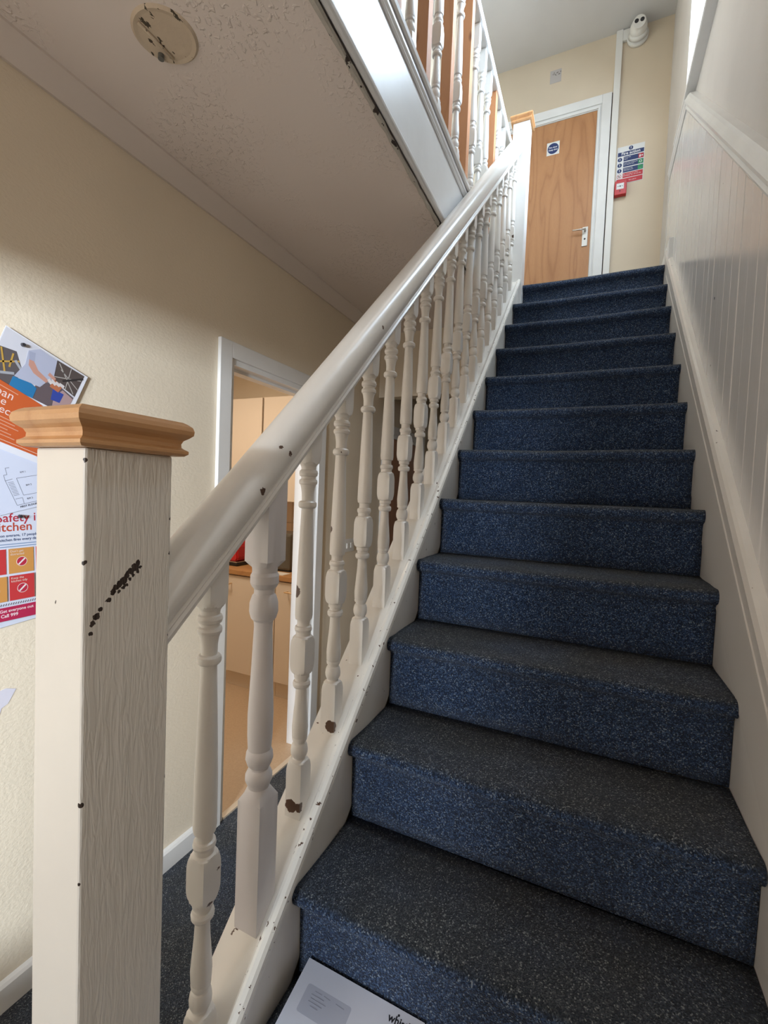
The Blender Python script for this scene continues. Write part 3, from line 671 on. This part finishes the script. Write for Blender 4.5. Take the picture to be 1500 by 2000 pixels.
# handrail
hp = [(.022, .932), (.027, .934), (.029, .944), (.025, .950), (.029, .956), (.026, .962), (.035, .974), (.0385, .982), (.0405, .995), (.0405, 1.010), (.038, 1.024), (.034, 1.035), (.028, 1.044), (.020, 1.050), (.010, 1.054), (0, 1.055)]
hp = hp + [(-a, b) for a, b in reversed(hp[:-1])]
bm = bmesh.new(); NS = 30; XH = -.040
path = []
for i in range(NS + 1):
    y = -2.868 + (-.06 + 2.868) * i / NS
    path.append(lambda a, b, y=y: (XH + a, y, S * y + b + .02 * math.exp(-((y + 2.87) / .12) ** 2) * .4))
sweep(bm, hp, path); o = obj('handrail', bm, m_gloss_r, sb); finish_shade(o, .9)
# newels
def cap(bm, x0, x1, y0, y1, zb):
    pr = [(.006, 0), (.012, .001), (.0165, .005), (.0165, .010), (.012, .013), (.009, .016), (.0085, .022), (.011, .028), (.017, .033), (.0215, .038), (.0225, .045), (.0205, .052), (.015, .057), (.010, .060)]
    rings = []
    for o_, z in pr:
        s_ = o_ * .9
        rings.append([bm.verts.new((x, y, zb + z * .82)) for x, y in ((x0 - s_, y0 - s_), (x1 + s_, y0 - s_), (x1 + s_, y1 + s_), (x0 - s_, y1 + s_))])
    for a, b in zip(rings, rings[1:]):
        for i in range(4): bm.faces.new((a[i], a[(i + 1) % 4], b[(i + 1) % 4], b[i]))
    bm.faces.new(rings[0]); bm.faces.new(list(reversed(rings[-1])))
def newel(x0, x1, y0, y1, z0, z1, m, lab):
    bm = bmesh.new(); box(bm, x0, x1, y0, y1, z0, z1, bev=.003); o = obj('newel_post', bm, m, sb); o['label'] = lab
    bm = bmesh.new(); cap(bm, x0, x1, y0, y1, z1); c = obj('newel_cap', bm, m_capwood, o); c['label'] = 'moulded oak newel cap'
newel(-.098, 0, -2.990, -2.866, FL, -1.461, m_newel, 'lower newel post with ridged chipped cream paint')
newel(-.088, .022, -.060, .045, -.30, 1.075, m_gloss_up, 'upper newel post in smooth white paint')

# landing balustrade
lb = empty('landing_balustrade', (-.13, -1.5, 0)); tag(lb, 'white balustrade along the landing edge mended with bare pine posts', 'balustrade')
LX = -.128; prl = None
for i in range(0, 31):
    yr = -.20 - .1437 * i          # near right corner
    cy = yr - .021
    if i in (2, 6, 8, 10, 12, 14):
        pp = mbox('pine_post', m_pine, lb, LX - .024, LX + .022, yr - .044, yr + .001, .004, .932, bev=.001); pp['label'] = 'bare pine post'
        continue
    if prl is None:
        bm = bmesh.new(); turned(bm, 0, 0, std_profile(.93 - .004)); o = obj('baluster', bm, m_gloss_up, lb); finish_shade(o); prl = o.data
    else: o = D.objects.new('baluster', prl); C.objects.link(o); o.parent = lb
    o.location = Vector((LX, cy, .004)) - world(lb)
bm = bmesh.new(); box(bm, LX - .032, LX + .034, YF, -.03, .932, .985, bev=.008); obj('handrail', bm, m_gloss_up, lb)

# ------------------------------------------------------------------ ceiling light patch
e = empty('ceiling_fitting_base', (-.51, -2.47, HC)); tag(e, 'round cream plaster patch of a removed light on the hall ceiling', 'ceiling fitting')
m_patch = mat('stained_cream_plaster', (.60, .50, .38), .7); t = NT(m_patch)
t.col(t.mix(t.sparse(t.pos((1, .45, 1)), 55, .64), t.mix(t.noise(t.pos(), 14, 3), (.66, .55, .42), (.52, .42, .31)), (.07, .055, .035)))
t.nrm(t.bump(t.noise(t.pos(), 30, 3), .003, .7))
bm = bmesh.new(); pts = []
cx, cyy = -.516, -2.478; n = 40
R0 = [bm.verts.new((cx + .082 * math.cos(2 * PI * i / n), cyy + .078 * math.sin(2 * PI * i / n), HC)) for i in range(n)]
R1 = [bm.verts.new((cx + .076 * math.cos(2 * PI * i / n), cyy + .072 * math.sin(2 * PI * i / n), HC - .006)) for i in range(n)]
R2 = [bm.verts.new((cx + .066 * math.cos(2 * PI * i / n), cyy + .062 * math.sin(2 * PI * i / n), HC - .004)) for i in range(n)]
for a, b in ((R0, R1), (R1, R2)):
    for i in range(n): bm.faces.new((a[i], a[(i + 1) % n], b[(i + 1) % n], b[i]))
bm.faces.new(R2); bm.faces.new(list(reversed(R0))); obj('plaster_disc', bm, m_patch, e)
bm = bmesh.new(); cyl(bm, (cx - .03, cyy - .055, HC - .007), (cx - .028, cyy + .05, HC - .007), .004, 8); obj('cable_ridge', bm, m_patch, e, True)
bm = bmesh.new(); cyl(bm, (cx - .052, cyy + .03, HC - .004), (cx - .052, cyy + .03, HC - .016), .008, 12); obj('cable_stub', bm, mat('dull_grey_cable', (.14, .14, .13), .6), e)

# ------------------------------------------------------------------ posters on the left wall
a = math.radians(-19.5); XS = XL + .0016
e = empty('urban_project_poster', (XL, -2.56, -1.3)); tag(e, 'tilted orange and photo poster pinned behind the newel cap', 'poster')
sh = Sheet(e, (XL + .006, -2.634, -1.090), (0, math.cos(a), math.sin(a)), (0, -math.sin(a), math.cos(a)))
sh.poly([(0, 0), (.236, -.006), (.229, -.155), (.212, -.318), (.0, -.318)], (.74, .75, .82), 'poster_sheet', th=.0006)
sh.poly([(.002, -.003), (.226, -.008), (.218, -.150), (.004, -.150)], (.60, .60, .66), 'photo_background')
sh.poly([(.002, -.060), (.045, -.050), (.070, -.085), (.075, -.150), (.004, -.150)], (.10, .085, .09), 'photo_shape')
sh.poly([(.142, -.010), (.226, -.010), (.222, -.085), (.150, -.070)], (.085, .065, .06), 'photo_shape')
sh.lines([(.150, -.015, .215, -.080), (.150, -.060, .222, -.030), (.185, -.012, .190, -.080), (.160, -.030, .224, -.062)], .0022, (.45, .42, .40), 'photo_lines')
sh.line(.175, -.060, .226, -.020, .006, (.03, .025, .025))
sh.poly([(.118, -.100), (.160, -.075), (.220, -.090), (.216, -.150), (.112, -.150)], (.12, .09, .10), 'photo_shape')
sh.poly([(.185, -.085), (.219, -.095), (.217, -.150), (.176, -.150), (.170, -.115)], (.40, .27, .27), 'photo_shape')
sh.poly([(.160, -.095), (.192, -.095), (.190, -.125), (.165, -.128)], (.03, .06, .32), 'photo_shape')
sh.poly([(.152, -.068), (.182, -.072), (.176, -.098), (.150, -.094)], (.45, .15, .07), 'photo_shape')
sh.lines([(.010, -.060, .040, -.120), (.018, -.100, .060, -.072), (.006, -.085, .030, -.135), (.040, -.060, .044, -.100)], .0045, (.50, .30, .06), 'photo_lines')
sh.lines([(.050, -.075, .070, -.090), (.030, -.125, .060, -.110)], .007, (.35, .36, .40), 'photo_lines')
sh.poly([(.060, -.118), (.105, -.112), (.122, -.118), (.122, -.150), (.060, -.150)], (.02, .17, .38), 'photo_trousers')
sh.poly([(.068, -.030), (.092, -.008), (.142, -.012), (.150, -.060), (.128, -.110), (.062, -.116), (.074, -.070)], (.42, .44, .56), 'photo_shirt')
sh.poly([(.070, -.030), (.086, -.026), (.092, -.050), (.078, -.054)], (.34, .36, .48), 'photo_sleeve')
sh.poly([(.078, -.052), (.090, -.050), (.108, -.068), (.142, -.080), (.138, -.090), (.100, -.082), (.082, -.068)], (.52, .27, .21), 'photo_arm')
sh.poly([(.136, -.056), (.158, -.064), (.154, -.072), (.134, -.066)], (.52, .27, .21), 'photo_arm')
for q in range(4): sh.line(.140 + q * .010, -.076 + q * .001, .152 + q * .011, -.084 + q * .003, .009, (.62, .58, .58), 'photo_glove')
sh.poly([(0, -.140), (.100, -.150), (.148, -.156), (.205, -.170), (.197, -.300), (.0, -.300)], (.55, .105, .025), 'orange_panel')
sh.text(.082, -.182, .032, 'Urban', (.80, .62, .58), 'RIGHT'); sh.text(.073, -.204, .032, 'Bike', (.80, .62, .58), 'RIGHT') if False else sh.text(.071, -.203, .030, 'e', (.80, .62, .58), 'RIGHT')
sh.text(.098, -.225, .030, 'Project', (.80, .62, .58), 'RIGHT')
for q_ in ([(.02, -.155, .088, -.160)] + [(.02, -.234 - j * .009, .098 + (j % 3) * .012, -.236 - j * .009) for j in range(6)]): sh.line(*q_, .0022, (.68, .33, .22), 'small_print')
sh.line(.0, -.293, .197, -.293, .0012, (.8, .6, .5))
def pin(root, P):
    bm = bmesh.new(); P = Vector(P); cyl(bm, P, P + Vector((.007, 0, 0)), .0055, 12, .0045); o = obj('drawing_pin', bm, m_lens, root)
pin(e, sh.P(.051, -.024, .001))
a = math.radians(14)
uv = ((0, math.cos(a), math.sin(a)), (0, -math.sin(a), math.cos(a)))
e = empty('floor_plan_sheet', (XL, -2.60, -1.5)); tag(e, 'white first floor plan sheet pinned between the two coloured posters', 'poster')
sh = Sheet(e, (XL + .004, -2.643, -1.599), *uv)
sh.poly([(-.12, -.006), (.16, -.004), (.16, .17), (-.12, .17)], (.62, .66, .80), 'plan_sheet', th=.0006)
sg = [(.040, .118, .050, .118), (.040, .118, .040, .100), (.040, .100, .032, .100), (.032, .100, .032, .084), (.032, .084, .050, .086), (.032, .086, .044, .012), (.044, .012, .150, .012), (.060, .086, .150, .084), (.060, .086, .066, .036), (.066, .036, .150, .034), (.044, .030, .062, .030), (.062, .030, .062, .012)]
sg += [(.037 + .0006 * j, .078 - j * .0042, .051 + .0006 * j, .078 - j * .0042) for j in range(10)]
sh.lines(sg, .0011, (.12, .13, .18), 'plan_lines')
sh.text(.072, .098, .0070, 'RM 1', (.03, .03, .05)); sh.text(.078, .060, .0070, 'RM 2', (.03, .03, .05)); sh.text(.072, .022, .0070, 'RM 3', (.03, .03, .05)); sh.text(.046, .018, .0050, 'GROUND\nEXIT', (.03, .03, .05)) if False else None
sh.text(.050, .003, .0075, 'FIRST FLOOR', (.02, .02, .04), 'LEFT', .0001)
e2 = empty('kitchen_safety_poster', (XL, -2.60, -1.75)); tag(e2, 'orange and red kitchen safety poster below the floor plan', 'poster')
sh2 = Sheet(e2, (XL + .0025, -2.643, -1.599), *uv)
sh2.poly([(-.15, .010), (.11, .006), (.036, -.325), (-.20, -.290)], (.62, .65, .76), 'poster_sheet', th=.0006)
sk = math.radians(-12.5); sh2.u, sh2.v = (sh2.u * math.cos(sk) + sh2.v * math.sin(sk)), (sh2.v * math.cos(sk) - sh2.u * math.sin(sk))
# axes now near-horizontal; lettering follows the sheet edge
sh2.text(.105, -.024, .034, 'Safety in', (.42, .03, .05), 'RIGHT', .0004); sh2.text(.078, -.050, .034, 'kitchen', (.45, .06, .03), 'RIGHT', .0004)
sh2.text(.092, -.066, .0105, 'that on average, 17 people', (.05, .08, .18), 'RIGHT', .0002); sh2.text(.092, -.078, .0105, 'd in kitchen fires every day', (.05, .08, .18), 'RIGHT', .0002)
sh2.line(-.06, -.087, .09, -.087, .0022, (.16, .25, .42), 'small_print'); sh2.line(-.06, -.094, .09, -.094, .0022, (.16, .25, .42), 'small_print')
cols = [(.55, .10, .05), (.58, .30, .05)]
for j in range(2):
    for i in range(-2, 3):
        x0 = .017 + (i) * .068; z0 = -.170 - j * .076
        c = [(.52, .035, .04), (.58, .27, .07)][(i + j) % 2 == 0]
        sh2.rect(x0, z0, x0 + .062, z0 + .070, c, 'printed_panel')
        sh2.disc(x0 + .032, z0 + .032, .0135, (.72, .68, .66)); sh2.disc(x0 + .032, z0 + .032, .0122, (.45, .02, .05)); sh2.line(x0 + .024, z0 + .024, x0 + .040, z0 + .040, .004, (.75, .70, .70))
        sh2.text(x0 + .004, z0 + .060, .0085, ["Don't get\ndistracted", 'Keep the\nkitchen tidy'][j], (.75, .62, .55))
sh2.rect(-.20, -.300, .10, -.262, (.42, .015, .07), 'printed_band'); sh2.text(.090, -.275, .0115, 'smoke • Get everyone', (.75, .6, .62), 'RIGHT', .0002) if False else None
sh2.text(.075, -.276, .0115, 'take risks • Get everyone out', (.78, .62, .66), 'RIGHT', .0002); sh2.text(.036, -.290, .0125, 'stay out • Call 999', (.78, .62, .66), 'RIGHT', .0003)
sh2.lines([(-.15 + k * .006, -.2575, -.147 + k * .006, -.2515) for k in range(42)], .002, (.10, .07, .08), 'hatched_edge')
pin(e2, sh2.P(.045, -.010, .004))
e = empty('torn_paper_scrap', (XL, -2.62, -2.13)); tag(e, 'torn scrap of white paper stuck low on the hall wall', 'paper')
sh = Sheet(e, (XL, -2.68, -2.18), (0, 1, 0), (0, 0, 1)); sh.poly([(0, .015), (.035, .0), (.045, .035), (.060, .042), (.080, .078), (.055, .088), (.02, .082), (-.02, .09), (-.03, .03)], (.66, .64, .72), 'paper', th=.0006)

# ------------------------------------------------------------------ letter on the stairs
e = empty('envelope', (.12, -2.6, -12 * R)); tag(e, 'white window envelope leaning on the lowest visible stair', 'envelope')
sh = Sheet(e, (.033, -2.5035, -2.5395), (1, 0, -.017), (.004, .978, .211), .001)     # leans back against the riser
sh.poly([(0, 0), (.272, 0), (.272, -.222), (0, -.222)], (.70, .73, .84), 'paper_body', th=.0016)
def rr_(a0, b0, a1, b1, r_): return [(cx_ + r_ * math.cos(t_), cy_ + r_ * math.sin(t_)) for cx_, cy_, s_ in ((a1 - r_, b1 - r_, 0), (a0 + r_, b1 - r_, 1), (a0 + r_, b0 + r_, 2), (a1 - r_, b0 + r_, 3)) for t_ in [s_ * PI / 2 + q_ * PI / 8 for q_ in range(5)]]
sh.poly(rr_(.025, -.087, .129, -.038, .005), (.50, .53, .64), 'address_window')
for q_ in ((.045, -.045, .062, -.045), (.066, -.045, .082, -.046), (.095, -.046, .115, -.047), (.040, -.052, .070, -.052), (.042, -.058, .078, -.058), (.040, -.064, .072, -.064), (.048, -.070, .066, -.070)): sh.line(*q_, .0016, (.34, .36, .46), 'address_line')
sh.text(.202, -.026, .019, 'whistl', (.012, .012, .02), 'LEFT', .0004, 'logo_lettering'); sh.disc(.2205, -.0105, .0020, (.012, .012, .02), 'logo_dot')
# front door (behind the camera)
e = empty('door_2', (-.34, YF, FL)); tag(e, 'glazed front door behind the camera', 'door', kind='structure')
bm = bmesh.new()
for x0, x1, z0, z1 in ((FD[0], FD[0] + .07, FL, FD[3]), (FD[1] - .07, FD[1], FL, FD[3]), (FD[0] + .07, FD[1] - .07, FD[3] - .05, FD[3]), (FD[0] + .07, FD[1] - .07, FL, -2.12)): box(bm, x0, x1, YF - .08, YF - .03, z0, z1)
obj('door_frame', bm, m_gloss_w, e); mbox('pane', m_glass, e, FD[0] + .07, FD[1] - .07, YF - .058, YF - .052, -2.12, FD[3] - .05)
